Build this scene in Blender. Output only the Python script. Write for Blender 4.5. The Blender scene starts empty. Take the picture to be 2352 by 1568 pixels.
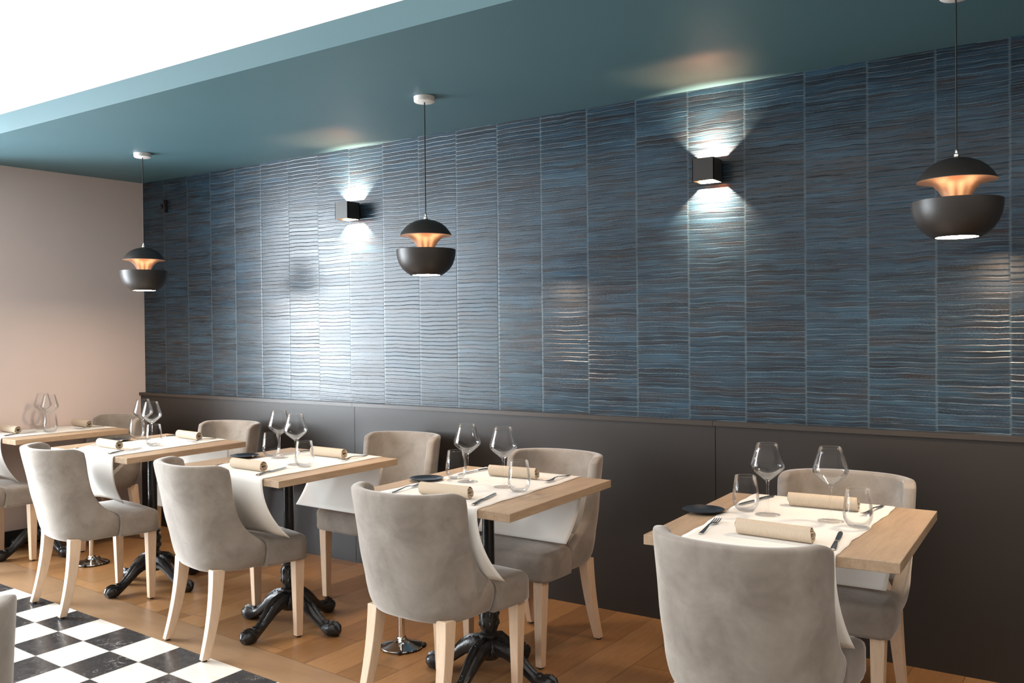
import bpy, bmesh, math, random
from mathutils import Vector, Matrix
random.seed(7)
PI = math.pi
scene = bpy.context.scene
COL = scene.collection

# ------------------------------------------------------------------ camera
cam_d = bpy.data.cameras.new('camera')
cam = bpy.data.objects.new('camera', cam_d)
COL.objects.link(cam)
scene.camera = cam
cam_d.sensor_width = 36.0
cam_d.lens = 2081.98 / 2352 * 36.0
cam_d.clip_start = 0.05
YAW, PITCH, ROLL = 0.6015, -0.0112, -0.0097
fw = Vector((-math.sin(YAW) * math.cos(PITCH), math.cos(YAW) * math.cos(PITCH), math.sin(PITCH)))
rt = fw.cross(Vector((0, 0, 1))).normalized()
up = rt.cross(fw)
r2 = rt * math.cos(ROLL) + up * math.sin(ROLL)
u2 = -rt * math.sin(ROLL) + up * math.cos(ROLL)
mw = Matrix((r2, u2, -fw)).transposed().to_4x4()
mw.translation = Vector((5.9833, -3.9283, 1.3613))
cam.matrix_world = mw

# ------------------------------------------------------------------ world, view
scene.view_settings.view_transform = 'Standard'
scene.view_settings.look = 'None'
scene.view_settings.gamma = 1.0
scene.view_settings.use_curve_mapping = False
scene.view_settings.exposure = 0.2
w = bpy.data.worlds.new('world')
scene.world = w
w.use_nodes = True
w.node_tree.nodes['Background'].inputs[0].default_value = (0.85, 0.93, 1.0, 1)
w.node_tree.nodes['Background'].inputs[1].default_value = 1.0
scene.cycles.max_bounces = 8
scene.cycles.transparent_max_bounces = 24
scene.cycles.caustics_reflective = False
scene.cycles.caustics_refractive = False
scene.cycles.sample_clamp_indirect = 4.0

def lamp(name, kind, loc, energy, color, **kw):
    d = bpy.data.lights.new(name, kind)
    d.energy = energy
    d.color = color
    for k, v in kw.items():
        setattr(d, k, v)
    o = bpy.data.objects.new(name, d)
    COL.objects.link(o)
    o.location = loc
    return o

# daylight entering through the glazing in the left wall
for y0_, y1_, e_ in ((-1.84, -2.86, 250), (-3.00, -4.95, 215)):
    DAY = lamp('daylight', 'AREA', (-0.62, (y0_ + y1_) / 2, 1.32), e_, (0.88, 0.94, 1.0), shape='RECTANGLE', size=y0_ - y1_, size_y=2.35)
    DAY.rotation_euler = Vector((1, 0.0, 0.0)).to_track_quat('-Z', 'Y').to_euler()

# ------------------------------------------------------------------ helpers
MATS = {}
def mat(name, color=(0.5, 0.5, 0.5), rough=0.5, metal=0.0, **kw):
    m = bpy.data.materials.new(name)
    m.use_nodes = True
    b = m.node_tree.nodes['Principled BSDF']
    b.inputs['Base Color'].default_value = (*color, 1)
    b.inputs['Roughness'].default_value = rough
    b.inputs['Metallic'].default_value = metal
    for k, v in kw.items():
        b.inputs[k].default_value = v
    MATS[name] = m
    return m

class NT:
    """small node-building helper"""
    def __init__(s, m):
        s.t = m.node_tree
        s.b = s.t.nodes.get('Principled BSDF')
    def n(s, typ, **kw):
        x = s.t.nodes.new(typ)
        for k, v in kw.items():
            setattr(x, k, v)
        return x
    def l(s, a, b):
        s.t.links.new(a, b)
    def put(s, sock, v):
        if hasattr(v, 'node'):
            s.l(v, sock)
        else:
            sock.default_value = v
    def math(s, op, a, b=0.0, c=0.0, clamp=False):
        x = s.n('ShaderNodeMath', operation=op, use_clamp=clamp)
        s.put(x.inputs[0], a); s.put(x.inputs[1], b); s.put(x.inputs[2], c)
        return x.outputs[0]
    def mix(s, f, a, b, mode='MIX'):
        x = s.n('ShaderNodeMix', data_type='RGBA', blend_type=mode)
        s.put(x.inputs[0], f)
        s.put(x.inputs[6], (*a, 1) if isinstance(a, tuple) and len(a) == 3 else a)
        s.put(x.inputs[7], (*b, 1) if isinstance(b, tuple) and len(b) == 3 else b)
        return x.outputs[2]
    def comb(s, x, y, z):
        c = s.n('ShaderNodeCombineXYZ')
        s.put(c.inputs[0], x); s.put(c.inputs[1], y); s.put(c.inputs[2], z)
        return c.outputs[0]
    def sep(s, v):
        c = s.n('ShaderNodeSeparateXYZ')
        s.l(v, c.inputs[0])
        return c.outputs
    def coord(s, k='Object'):
        return s.n('ShaderNodeTexCoord').outputs[k]
    def noise(s, vec, scale, detail=3.0, rough=0.5, dist=0.0):
        x = s.n('ShaderNodeTexNoise')
        s.l(vec, x.inputs['Vector'])
        x.inputs['Scale'].default_value = scale
        x.inputs['Detail'].default_value = detail
        x.inputs['Roughness'].default_value = rough
        x.inputs['Distortion'].default_value = dist
        return x.outputs[0]
    def white(s, vec):
        x = s.n('ShaderNodeTexWhiteNoise', noise_dimensions='3D')
        s.l(vec, x.inputs[0])
        return x.outputs[0]
    def maprange(s, v, a, b, c=0.0, d=1.0):
        x = s.n('ShaderNodeMapRange')
        s.put(x.inputs[0], v)
        for i, q in enumerate((a, b, c, d)):
            x.inputs[i + 1].default_value = q
        return x.outputs[0]
    def ramp(s, v, stops):
        x = s.n('ShaderNodeValToRGB')
        s.l(v, x.inputs[0])
        e = x.color_ramp.elements
        e[0].position, e[0].color = stops[0][0], (*stops[0][1], 1)
        e[1].position, e[1].color = stops[-1][0], (*stops[-1][1], 1)
        for p, c in stops[1:-1]:
            q = e.new(p); q.color = (*c, 1)
        return x.outputs[0]
    def scale(s, v, sc):
        x = s.n('ShaderNodeVectorMath', operation='MULTIPLY')
        s.l(v, x.inputs[0]); x.inputs[1].default_value = sc
        return x.outputs[0]
    def bump(s, h, strength=0.3, dist=0.01):
        x = s.n('ShaderNodeBump')
        x.inputs['Strength'].default_value = strength
        x.inputs['Distance'].default_value = dist
        s.l(h, x.inputs['Height'])
        s.l(x.outputs[0], s.b.inputs['Normal'])
    def base(s, c):
        s.l(c, s.b.inputs['Base Color'])

def link(name, bm, m, parent=None, smooth=True, ang=40, sub=0, bev=None):
    me = bpy.data.meshes.new(name)
    bmesh.ops.recalc_face_normals(bm, faces=bm.faces)
    bm.to_mesh(me); bm.free()
    if m is not None:
        me.materials.append(m)
    if smooth:
        me.polygons.foreach_set('use_smooth', [True] * len(me.polygons))
        me.set_sharp_from_angle(angle=math.radians(ang))
    o = bpy.data.objects.new(name, me)
    COL.objects.link(o)
    if parent is not None:
        o.parent = parent
    if bev:
        b = o.modifiers.new('b', 'BEVEL'); b.width = bev; b.segments = 2; b.limit_method = 'ANGLE'
    if sub:
        s = o.modifiers.new('s', 'SUBSURF'); s.levels = sub; s.render_levels = sub
    return o

def thing(name, label, cat, loc, rotz=0.0, group=None):
    o = bpy.data.objects.new(name, None)
    COL.objects.link(o)
    o.location = loc
    o.rotation_euler = (0, 0, rotz)
    o.empty_display_size = 0.05
    return tag(o, label, cat, group)

def tag(o, label, cat, group=None):
    o['label'] = label
    o['category'] = cat
    if group:
        o['group'] = group
    return o

def struct(name, bm, m, **kw):
    o = link(name, bm, m, **kw)
    o['kind'] = 'structure'
    return o

def dup(root, label, loc, rotz, group=None):
    r = root.copy(); COL.objects.link(r)
    r.location = loc; r.rotation_euler = (0, 0, rotz)
    r['label'] = label
    if group:
        r['group'] = group
    for ch in list(root.children):
        c = ch.copy(); COL.objects.link(c); c.parent = r
        for g in list(ch.children):
            d = g.copy(); COL.objects.link(d); d.parent = c
    return r

def box(bm, x0, x1, y0, y1, z0, z1, bevel=0.0, seg=2, M=None):
    r = bmesh.ops.create_cube(bm, size=1.0)
    vs = r['verts']
    for v in vs:
        v.co = Vector(((x0 + x1) / 2 + v.co.x * (x1 - x0), (y0 + y1) / 2 + v.co.y * (y1 - y0), (z0 + z1) / 2 + v.co.z * (z1 - z0)))
    if bevel:
        es = {e for v in vs for e in v.link_edges}
        res = bmesh.ops.bevel(bm, geom=list(es), offset=bevel, segments=seg, profile=0.5, affect='EDGES')
        vs = list({v for f in res['faces'] for v in f.verts} | {v for v in vs if v.is_valid})
    if M is not None:
        for v in vs:
            v.co = M @ v.co
    return vs

def bxm(*a, **k):
    bm = bmesh.new(); box(bm, *a, **k); return bm

def lathe(bm, prof, seg=48, close=False, off=(0, 0, 0)):
    """prof: list of (r, z); r == 0 makes a pole"""
    off = Vector(off)
    rings = []
    for r, z in prof:
        if r < 1e-6:
            rings.append([bm.verts.new(off + Vector((0, 0, z)))])
        else:
            rings.append([bm.verts.new(off + Vector((r * math.cos(2 * PI * k / seg), r * math.sin(2 * PI * k / seg), z))) for k in range(seg)])
    n = len(rings)
    for i in range(n if close else n - 1):
        a, b = rings[i], rings[(i + 1) % n]
        for k in range(seg):
            k2 = (k + 1) % seg
            if len(a) == 1 and len(b) == 1:
                continue
            if len(a) == 1:
                bm.faces.new((a[0], b[k], b[k2]))
            elif len(b) == 1:
                bm.faces.new((a[k], b[0], a[k2]))
            else:
                bm.faces.new((a[k], b[k], b[k2], a[k2]))

def sweep(bm, pts, sect, cap=True, closed_sect=True):
    """pts: list of (Vector pos, Vector X, Vector Y, sx, sy); sect: list of (a, b)"""
    rings = []
    for p, X, Y, sx, sy in pts:
        rings.append([bm.verts.new(p + X * (a * sx) + Y * (b * sy)) for a, b in sect])
    n = len(sect)
    for i in range(len(rings) - 1):
        for k in range(n if closed_sect else n - 1):
            k2 = (k + 1) % n
            bm.faces.new((rings[i][k], rings[i][k2], rings[i + 1][k2], rings[i + 1][k]))
    if cap:
        bm.faces.new(rings[0]); bm.faces.new(rings[-1][::-1])
    return rings

def circ(n=12):
    return [(math.cos(2 * PI * k / n), math.sin(2 * PI * k / n)) for k in range(n)]
SQ = [(-.85, -1), (.85, -1), (1, -.85), (1, .85), (.85, 1), (-.85, 1), (-1, .85), (-1, -.85)]

def tube(bm, pts, r, n=10):
    P = []
    for i, p in enumerate(pts):
        p = Vector(p)
        a = Vector(pts[max(i - 1, 0)]); b = Vector(pts[min(i + 1, len(pts) - 1)])
        t = (b - a).normalized()
        ref = Vector((0, 1, 0)) if abs(t.z) > 0.9 else Vector((0, 0, 1))
        X = t.cross(ref).normalized(); Y = t.cross(X)
        rr = r[i] if isinstance(r, (list, tuple)) else r
        P.append((p, X, Y, rr, rr))
    sweep(bm, P, circ(n))

def prism(bm, outline, z0, z1):
    a = [bm.verts.new((x, y, z0)) for x, y in outline]
    b = [bm.verts.new((x, y, z1)) for x, y in outline]
    n = len(a)
    bm.faces.new(a[::-1]); bm.faces.new(b)
    for k in range(n):
        k2 = (k + 1) % n
        bm.faces.new((a[k], a[k2], b[k2], b[k]))

def lerp_tab(tab, z):
    if z <= tab[0][0]:
        return tab[0][1]
    for (a, va), (b, vb) in zip(tab, tab[1:]):
        if z <= b:
            t = (z - a) / (b - a)
            t = t * t * (3 - 2 * t) * 0.35 + t * 0.65
            return va + (vb - va) * t
    return tab[-1][1]

# ------------------------------------------------------------------ materials
# blue ridged wall tiles: u = column number, v = height in metres
m = mat('blue_tile', rough=0.38)
t = NT(m)
uv = t.coord('UV')
U, V, _ = t.sep(uv)
colid = t.math('FLOOR', U)
fu = t.math('FRACT', U)
wob = t.noise(t.comb(t.math('MULTIPLY', U, 2.2), t.math('MULTIPLY', V, 7.0), t.math('MULTIPLY', colid, 3.7)), 1.0, 2.0)
wob2 = t.noise(t.comb(t.math('MULTIPLY', U, 0.6), t.math('MULTIPLY', V, 2.3), colid), 1.0, 1.0)
colrand = t.white(t.comb(colid, 3.1, 0.7))
zz = t.math('ADD', V, t.math('ADD', t.math('MULTIPLY', wob, 0.013), t.math('ADD', t.math('MULTIPLY', wob2, 0.02), t.math('MULTIPLY', colrand, 0.3))))
strip = t.math('DIVIDE', zz, 0.0225)
sid = t.math('FLOOR', strip)
fs = t.math('FRACT', strip)
edge = t.math('MINIMUM', fs, t.math('SUBTRACT', 1.0, fs))          # 0 at the joints of the strips
eu = t.math('MINIMUM', fu, t.math('SUBTRACT', 1.0, fu))
r1 = t.white(t.comb(colid, sid, 0.3))
r2_ = t.white(t.comb(colid, sid, 5.3))
r3 = t.white(t.comb(colid, sid, 9.3))
patch = t.noise(t.comb(t.math('MULTIPLY', U, 0.55), t.math('MULTIPLY', V, 3.4), t.math('MULTIPLY', colid, 0.35)), 1.0, 3.0, 0.6)
patch2 = t.noise(t.comb(t.math('ADD', t.math('MULTIPLY', U, 1.1), t.math('MULTIPLY', sid, 7.7)), t.math('MULTIPLY', V, 9.0), t.math('MULTIPLY', colid, 1.7)), 1.0, 2.0)
tone = t.math('ADD', t.math('ADD', t.math('MULTIPLY', patch, 0.55), t.math('MULTIPLY', patch2, 0.35)), t.math('MULTIPLY', r1, 0.16))
body = t.ramp(tone, [(0.34, (0.008, 0.010, 0.014)), (0.46, (0.014, 0.021, 0.030)), (0.58, (0.020, 0.038, 0.058)), (0.70, (0.028, 0.062, 0.096))])
warm = t.maprange(t.noise(t.comb(t.math('ADD', t.math('MULTIPLY', U, 0.8), t.math('MULTIPLY', sid, 3.3)), t.math('MULTIPLY', V, 5.0), t.math('MULTIPLY', colid, 2.9)), 1.0, 2.0), 0.5, 0.66)
body = t.mix(t.math('MULTIPLY', warm, 0.75), body, (0.030, 0.024, 0.024))
strk = t.noise(t.comb(t.math('MULTIPLY', U, 1.0), t.math('MULTIPLY', t.math('ADD', V, t.math('MULTIPLY', wob, 0.02)), 150.0), colid), 1.0, 2.5, 0.6)
body = t.mix(t.maprange(strk, 0.45, 0.75, 0.0, 0.75), body, (0.040, 0.092, 0.135))
body = t.mix(t.maprange(strk, 0.50, 0.25, 0.0, 0.6), body, (0.008, 0.010, 0.014))
grit = t.noise(t.comb(t.math('MULTIPLY', U, 26.0), t.math('MULTIPLY', V, 220.0), 0.0), 1.0, 2.0, 0.7)
lw = t.math('ADD', 0.02, t.math('MULTIPLY', r3, 0.05))
joint = t.math('SUBTRACT', 1.0, t.math('DIVIDE', edge, lw), clamp=True)
brk = t.maprange(t.noise(t.comb(t.math('MULTIPLY', U, 3.0), t.math('MULTIPLY', V, 30.0), 0.0), 1.0, 2.0), 0.40, 0.65, 0.05, 1.0)
body = t.mix(t.math('MULTIPLY', t.math('MULTIPLY', joint, brk), 0.85), body, (0.19, 0.26, 0.30))
seamn = t.maprange(t.noise(t.comb(0.0, t.math('MULTIPLY', V, 9.0), colid), 1.0, 4.0), 0.3, 0.65, 0.25, 1.0)
seam = t.math('SUBTRACT', 1.0, t.math('DIVIDE', eu, 0.026), clamp=True)
body = t.mix(t.math('MULTIPLY', t.math('MULTIPLY', seam, seamn), 0.6), body, (0.11, 0.16, 0.185))
t.base(body)
hgt = t.math('ADD', t.math('MULTIPLY', t.maprange(edge, 0.0, 0.13), t.maprange(r3, 0.0, 1.0, 0.35, 1.0)), t.math('MULTIPLY', strk, 0.35))
hgt = t.math('SUBTRACT', hgt, t.math('MULTIPLY', seam, 0.3))
t.bump(hgt, 0.5, 0.0022)
t.l(t.math('ADD', t.maprange(grit, 0.3, 0.8, 0.19, 0.28), t.math('MULTIPLY', r2_, 0.08)), t.b.inputs['Roughness'])
t.b.inputs['Specular IOR Level'].default_value = 0.42

def wood(name, c1, c2, axis=1, rough=0.42, sc=1.0, coord='Object'):
    m = mat(name, rough=rough)
    t = NT(m)
    s = [9.0 * sc, 9.0 * sc, 9.0 * sc]
    s[axis] = 0.9 * sc
    v = t.scale(t.coord(coord), tuple(s))
    g = t.noise(v, 4.0, 6.0, 0.6, 0.6)
    g2 = t.noise(v, 22.0, 2.0, 0.6)
    c = t.ramp(g, [(0.3, c1), (0.7, c2)])
    c = t.mix(t.maprange(g2, 0.45, 0.75, 0.0, 0.35), c, tuple(q * 0.75 for q in c1))
    t.base(c)
    t.bump(g2, 0.12, 0.002)
    return m
TOPW = wood('light_oak_top', (0.36, 0.25, 0.16), (0.50, 0.36, 0.24), axis=1)
LEGW = wood('pale_beech', (0.66, 0.47, 0.32), (0.75, 0.56, 0.40), axis=2, sc=0.7)

# floor: oak planks running toward the wall, one border plank along the tiles
m = mat('oak_floor', rough=0.36)
t = NT(m)
X, Y, Z = t.sep(t.coord('Object'))
px = t.math('DIVIDE', t.math('ADD', X, 0.07), 0.19)
pid = t.math('FLOOR', px)
py = t.math('DIVIDE', t.math('ADD', Y, t.math('MULTIPLY', t.white(t.comb(pid, 1.0, 1.0)), 1.7)), 1.1)
isb = t.math('LESS_THAN', t.math('ADD', Y, t.math('MULTIPLY', X, 0.07)), -1.128)
bx_ = t.math('DIVIDE', X, 1.25)
fx = t.math('FRACT', px); fy = t.math('FRACT', py); fb = t.math('FRACT', bx_)
ex = t.math('MINIMUM', fx, t.math('SUBTRACT', 1.0, fx))
ey = t.math('MULTIPLY', t.math('MINIMUM', fy, t.math('SUBTRACT', 1.0, fy)), 5.8)
eb = t.math('MULTIPLY', t.math('MINIMUM', fb, t.math('SUBTRACT', 1.0, fb)), 6.5)
ebl = t.math('MULTIPLY', t.math('ABSOLUTE', t.math('ADD', t.math('ADD', Y, t.math('MULTIPLY', X, 0.07)), 1.128)), 5.3)
gap = t.math('MINIMUM', t.mix(isb, t.math('MINIMUM', ex, ey), eb), ebl)
rnd = t.mix(isb, t.white(t.comb(pid, t.math('FLOOR', py), 2.0)), t.white(t.comb(t.math('FLOOR', bx_), 7.0, 3.0)))
gv = t.mix(isb, t.comb(t.math('MULTIPLY', X, 16.0), t.math('MULTIPLY', Y, 1.6), rnd), t.comb(t.math('MULTIPLY', X, 1.6), t.math('MULTIPLY', Y, 16.0), rnd))
g = t.noise(gv, 3.0, 6.0, 0.6, 0.8)
g2 = t.noise(gv, 14.0, 3.0, 0.6)
c = t.ramp(t.math('ADD', t.math('MULTIPLY', g, 0.55), t.math('MULTIPLY', rnd, 0.45)), [(0.2, (0.21, 0.10, 0.038)), (0.5, (0.32, 0.16, 0.062)), (0.85, (0.44, 0.235, 0.10))])
c = t.mix(t.maprange(g2, 0.5, 0.75, 0.0, 0.3), c, (0.10, 0.05, 0.02))
c = t.mix(t.math('MULTIPLY', isb, 0.5), c, (0.28, 0.195, 0.125))
c = t.mix(t.math('SUBTRACT', 1.0, t.math('DIVIDE', gap, 0.012), clamp=True), c, (0.07, 0.035, 0.016))
t.base(c)
t.bump(t.math('ADD', t.math('MULTIPLY', g2, 0.3), t.math('MULTIPLY', gap, 20.0, clamp=True)), 0.12, 0.002)

# black and white marble checker; grid vectors a, b
m = mat('checker_marble', rough=0.22)
t = NT(m)
X, Y, Z = t.sep(t.coord('Object'))
ax, ay, bx2, by2, ox, oy = 0.2222, -0.0096, 0.008, -0.2164, 1.665, -1.4621
det = ax * by2 - ay * bx2
dx = t.math('SUBTRACT', X, ox); dy = t.math('SUBTRACT', Y, oy)
cu = t.math('ADD', t.math('MULTIPLY', dx, by2 / det), t.math('MULTIPLY', dy, -bx2 / det))
cv = t.math('ADD', t.math('MULTIPLY', dx, -ay / det), t.math('MULTIPLY', dy, ax / det))
iu = t.math('FLOOR', cu); iv = t.math('FLOOR', cv)
par = t.math('PINGPONG', t.math('ADD', iu, iv), 1.0)
rv = t.comb(t.math('ADD', X, t.math('MULTIPLY', iu, 3.7)), t.math('ADD', Y, t.math('MULTIPLY', iv, 5.1)), t.math('MULTIPLY', iu, 1.3))
vn = t.noise(rv, 9.0, 5.0, 0.6, 1.6)
vein = t.math('SUBTRACT', 1.0, t.math('DIVIDE', t.math('ABSOLUTE', t.math('SUBTRACT', vn, 0.5)), 0.012), clamp=True)
msk = t.maprange(t.noise(rv, 6.0, 2.0), 0.5, 0.62, 0.0, 1.0)
dark = t.mix(t.math('MULTIPLY', vein, msk), (0.028, 0.029, 0.032), (0.35, 0.34, 0.31))
dark = t.mix(t.maprange(t.noise(rv, 60.0, 2.0), 0.66, 0.74, 0.0, 0.5), dark, (0.25, 0.25, 0.24))
lite = t.mix(t.maprange(t.noise(rv, 7.0, 4.0, 0.6, 1.5), 0.5, 0.75, 0.0, 0.55), (0.80, 0.74, 0.66), (0.62, 0.52, 0.42))
c = t.mix(par, dark, lite)
fu_ = t.math('FRACT', cu); fv_ = t.math('FRACT', cv)
eg = t.math('MINIMUM', t.math('MINIMUM', fu_, t.math('SUBTRACT', 1.0, fu_)), t.math('MINIMUM', fv_, t.math('SUBTRACT', 1.0, fv_)))
c = t.mix(t.math('LESS_THAN', eg, 0.006), c, (0.25, 0.23, 0.2))
t.base(c)
t.l(t.maprange(t.noise(rv, 25.0, 3.0), 0.3, 0.7, 0.18, 0.34), t.b.inputs['Roughness'])

def plaster(name, c, rough=0.7, amt=0.04):
    m = mat(name, c, rough)
    t = NT(m)
    n_ = t.noise(t.coord('Object'), 3.0, 3.0)
    t.base(t.mix(n_, tuple(q * (1 - amt) for q in c), tuple(min(1, q * (1 + amt)) for q in c)))
    t.bump(t.noise(t.coord('Object'), 180.0, 2.0), 0.08, 0.002)
    return m
PINK = plaster('pinkish_plaster', (0.76, 0.64, 0.60))
TEAL = plaster('teal_paint', (0.072, 0.150, 0.175), 0.5)
GREYW = plaster('warm_grey_plaster', (0.42, 0.38, 0.34))
WAINS = plaster('dark_panel', (0.023, 0.019, 0.017), 0.38, 0.08)
WAINS2 = plaster('dark_cap', (0.045, 0.037, 0.032), 0.3, 0.06)
BLACKP = mat('black_skirting', (0.012, 0.012, 0.012), 0.5)

# velvet
m = mat('greige_velvet', rough=0.85)
t = NT(m)
co = t.coord('Object')
n1 = t.noise(co, 5.5, 4.0, 0.6, 0.6)
n2 = t.noise(co, 16.0, 3.0, 0.6, 0.4)
c = t.mix(t.maprange(t.math('ADD', t.math('MULTIPLY', n1, 0.75), t.math('MULTIPLY', n2, 0.25)), 0.36, 0.64), (0.215, 0.182, 0.155), (0.33, 0.29, 0.252))
t.base(c)
t.b.inputs['Sheen Weight'].default_value = 0.6
t.b.inputs['Sheen Roughness'].default_value = 0.35
t.b.inputs['Sheen Tint'].default_value = (1, 0.97, 0.93, 1)
t.b.inputs['Specular IOR Level'].default_value = 0.2
t.bump(t.noise(co, 400.0, 2.0), 0.08, 0.001)
VELVET = m

m = mat('white_linen', (0.82, 0.79, 0.74), 0.85)
t = NT(m)
t.bump(t.noise(t.coord('Object'), 500.0, 2.0), 0.1, 0.0008)
LINEN = m
m = mat('beige_ribbed_cotton', rough=0.9)
t = NT(m)
X, Y, Z = t.sep(t.coord('Object'))
rib = t.math('SINE', t.math('MULTIPLY', X, 2 * PI / 0.0042))
t.base(t.mix(t.maprange(rib, -1, 1), (0.46, 0.36, 0.26), (0.66, 0.54, 0.41)))
t.bump(rib, 0.35, 0.0008)
NAPK = m
m = mat('cast_iron', (0.012, 0.012, 0.013), 0.28, 0.0)
t = NT(m)
t.bump(t.noise(t.coord('Object'), 70.0, 3.0), 0.35, 0.004)
IRON = m
CHROME = mat('chrome', (0.72, 0.70, 0.67), 0.08, 1.0)
STEEL = mat('polished_steel', (0.62, 0.60, 0.57), 0.16, 1.0)
PLATE = mat('black_glazed_ceramic', (0.02, 0.024, 0.03), 0.12, 0.0, **{'Specular IOR Level': 0.8})
LAMPB = mat('matt_black_brown_lacquer', (0.028, 0.023, 0.02), 0.42)
COPPER = mat('satin_copper', (0.80, 0.50, 0.35), 0.42, 1.0)
CORD = mat('black_cord', (0.01, 0.01, 0.01), 0.6)
WHITEP = mat('white_lacquer', (0.85, 0.80, 0.76), 0.4)
SCON = mat('black_brown_metal', (0.03, 0.026, 0.024), 0.4)
SCONIN = mat('sconce_inside', (0.75, 0.42, 0.2), 0.5)
RUBBER = mat('black_rubber', (0.015, 0.015, 0.015), 0.6)
WFRAME = mat('window_frame_paint', (0.6, 0.6, 0.6), 0.4)

def emis(name, c, s):
    m = bpy.data.materials.new(name); m.use_nodes = True
    nt = m.node_tree; nt.nodes.clear()
    e = nt.nodes.new('ShaderNodeEmission'); o = nt.nodes.new('ShaderNodeOutputMaterial')
    e.inputs[0].default_value = (*c, 1); e.inputs[1].default_value = s
    nt.links.new(e.outputs[0], o.inputs[0])
    return m
CEILGLOW = emis('white_ceiling_emission', (1.0, 0.97, 0.93), 1.35)  # brightness of the white raised ceiling put in as emission
DIFFUSER = emis('lamp_diffuser', (1.0, 0.76, 0.54), 235.0)
LED = emis('led_lens', (1.0, 0.72, 0.42), 30.0)

def glassmat(name, tint, refl):
    m = bpy.data.materials.new(name); m.use_nodes = True
    nt = m.node_tree; nt.nodes.clear()
    o = nt.nodes.new('ShaderNodeOutputMaterial')
    tr = nt.nodes.new('ShaderNodeBsdfTransparent'); tr.inputs[0].default_value = (*tint, 1)
    gl = nt.nodes.new('ShaderNodeBsdfGlossy'); gl.inputs['Roughness'].default_value = 0.03
    gl.inputs['Color'].default_value = (1, 1, 1, 1)
    lw = nt.nodes.new('ShaderNodeLayerWeight'); lw.inputs['Blend'].default_value = refl
    mr = nt.nodes.new('ShaderNodeMapRange'); mr.inputs[4].default_value = 0.55
    mx = nt.nodes.new('ShaderNodeMixShader')
    nt.links.new(lw.outputs['Fresnel'], mr.inputs[0])
    nt.links.new(mr.outputs[0], mx.inputs[0])
    nt.links.new(tr.outputs[0], mx.inputs[1]); nt.links.new(gl.outputs[0], mx.inputs[2])
    nt.links.new(mx.outputs[0], o.inputs[0])
    return m
GLASS = glassmat('clear_glass', (0.99, 0.99, 0.99), 0.21)
PANE = glassmat('window_pane', (0.98, 0.99, 0.99), 0.1)

# ------------------------------------------------------------------ setting
CZ = 2.461           # soffit
XR, YF = 9.2, -7.2
WL = lambda y: 0.045 + 0.075 * y          # left wall leans a little out of square

# tiled wall
xs = [WL(0), 0.296, 0.561, 0.815, 1.069, 1.328, 1.586, 1.85, 2.117, 2.387, 2.658, 2.927, 3.202, 3.475, 3.747, 4.017, 4.283, 4.553, 4.819, 5.076, 5.335, 5.595]
while xs[-1] < XR:
    xs.append(xs[-1] + 0.262)
bm = bmesh.new()
uvl = bm.loops.layers.uv.new('UVMap')
for i in range(len(xs) - 1):
    vs = [bm.verts.new(p) for p in ((xs[i], 0, 0.9), (xs[i + 1], 0, 0.9), (xs[i + 1], 0, CZ), (xs[i], 0, CZ))]
    f = bm.faces.new(vs)
    for l_, q in zip(f.loops, ((i, .9), (i + 1, .9), (i + 1, CZ), (i, CZ))):
        l_[uvl].uv = q
struct('wall_back', bm, MATS['blue_tile'], smooth=False)
struct('wall_back.001', bxm(-0.2, XR + .2, 0.002, 0.12, 0.0, CZ + 0.3), GREYW, smooth=False)

# dark wainscot in boards, with a capping shelf
seams = [WL(0) - .01, 2.177, 4.422, 6.667, XR]
for i in range(4):
    struct('trim_1' if i == 0 else 'trim_1.%03d' % i, bxm(seams[i] + 0.0015, seams[i + 1] - 0.0015, -0.037, -0.001, 0.0, 0.925), WAINS, smooth=False)
    struct('trim_2' if i == 0 else 'trim_2.%03d' % i, bxm(seams[i] + 0.001 - (.008 if i else .0), seams[i + 1] - 0.001 - .008, -0.050, -0.001, 0.926, 0.946), WAINS2, smooth=False)

# left wall: solid pier, then full-height glazing
bm = bmesh.new()
prism(bm, [(WL(0), 0), (WL(-1.4), -1.4), (WL(-1.4) - .18, -1.4), (WL(0) - .18, 0)], 0, CZ)
struct('wall_left', bm, PINK, smooth=False)
bm = bmesh.new()
prism(bm, [(WL(-5.0), -5.0), (WL(YF), YF), (WL(YF) - .18, YF), (WL(-5.0) - .18, -5.0)], 0, 2.9)
struct('wall_left.001', bm, PINK, smooth=False)
bm = bmesh.new()
prism(bm, [(WL(0) + .014, -.04), (WL(-1.4) + .014, -1.4), (WL(-1.4), -1.4), (WL(0), -.04)], 0, 0.10)
struct('baseboard_left', bm, BLACKP, smooth=False)
bm = bmesh.new()
for a in (-1.4, -2.45, -3.72, -5.0):
    y0, y1 = (a - .05, a) if a > -4.9 else (a, a + .05)
    prism(bm, [(WL(y1) - .05, y1), (WL(y0) - .05, y0), (WL(y0) - .12, y0), (WL(y1) - .12, y1)], 0.0, 2.56)
for z0, z1 in ((0, .07), (2.50, 2.56)):
    prism(bm, [(WL(-1.4) - .05, -1.4), (WL(-5.) - .05, -5.), (WL(-5.) - .12, -5.), (WL(-1.4) - .12, -1.4)], z0, z1)
win = struct('window_1', bm, WFRAME, smooth=False)
bm = bmesh.new()
prism(bm, [(WL(-1.4) - .08, -1.42), (WL(-5.) - .08, -4.98), (WL(-5.) - .088, -4.98), (WL(-1.4) - .088, -1.42)], 0.05, 2.52)
p_ = link('window_pane', bm, PANE, win, smooth=False)

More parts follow.
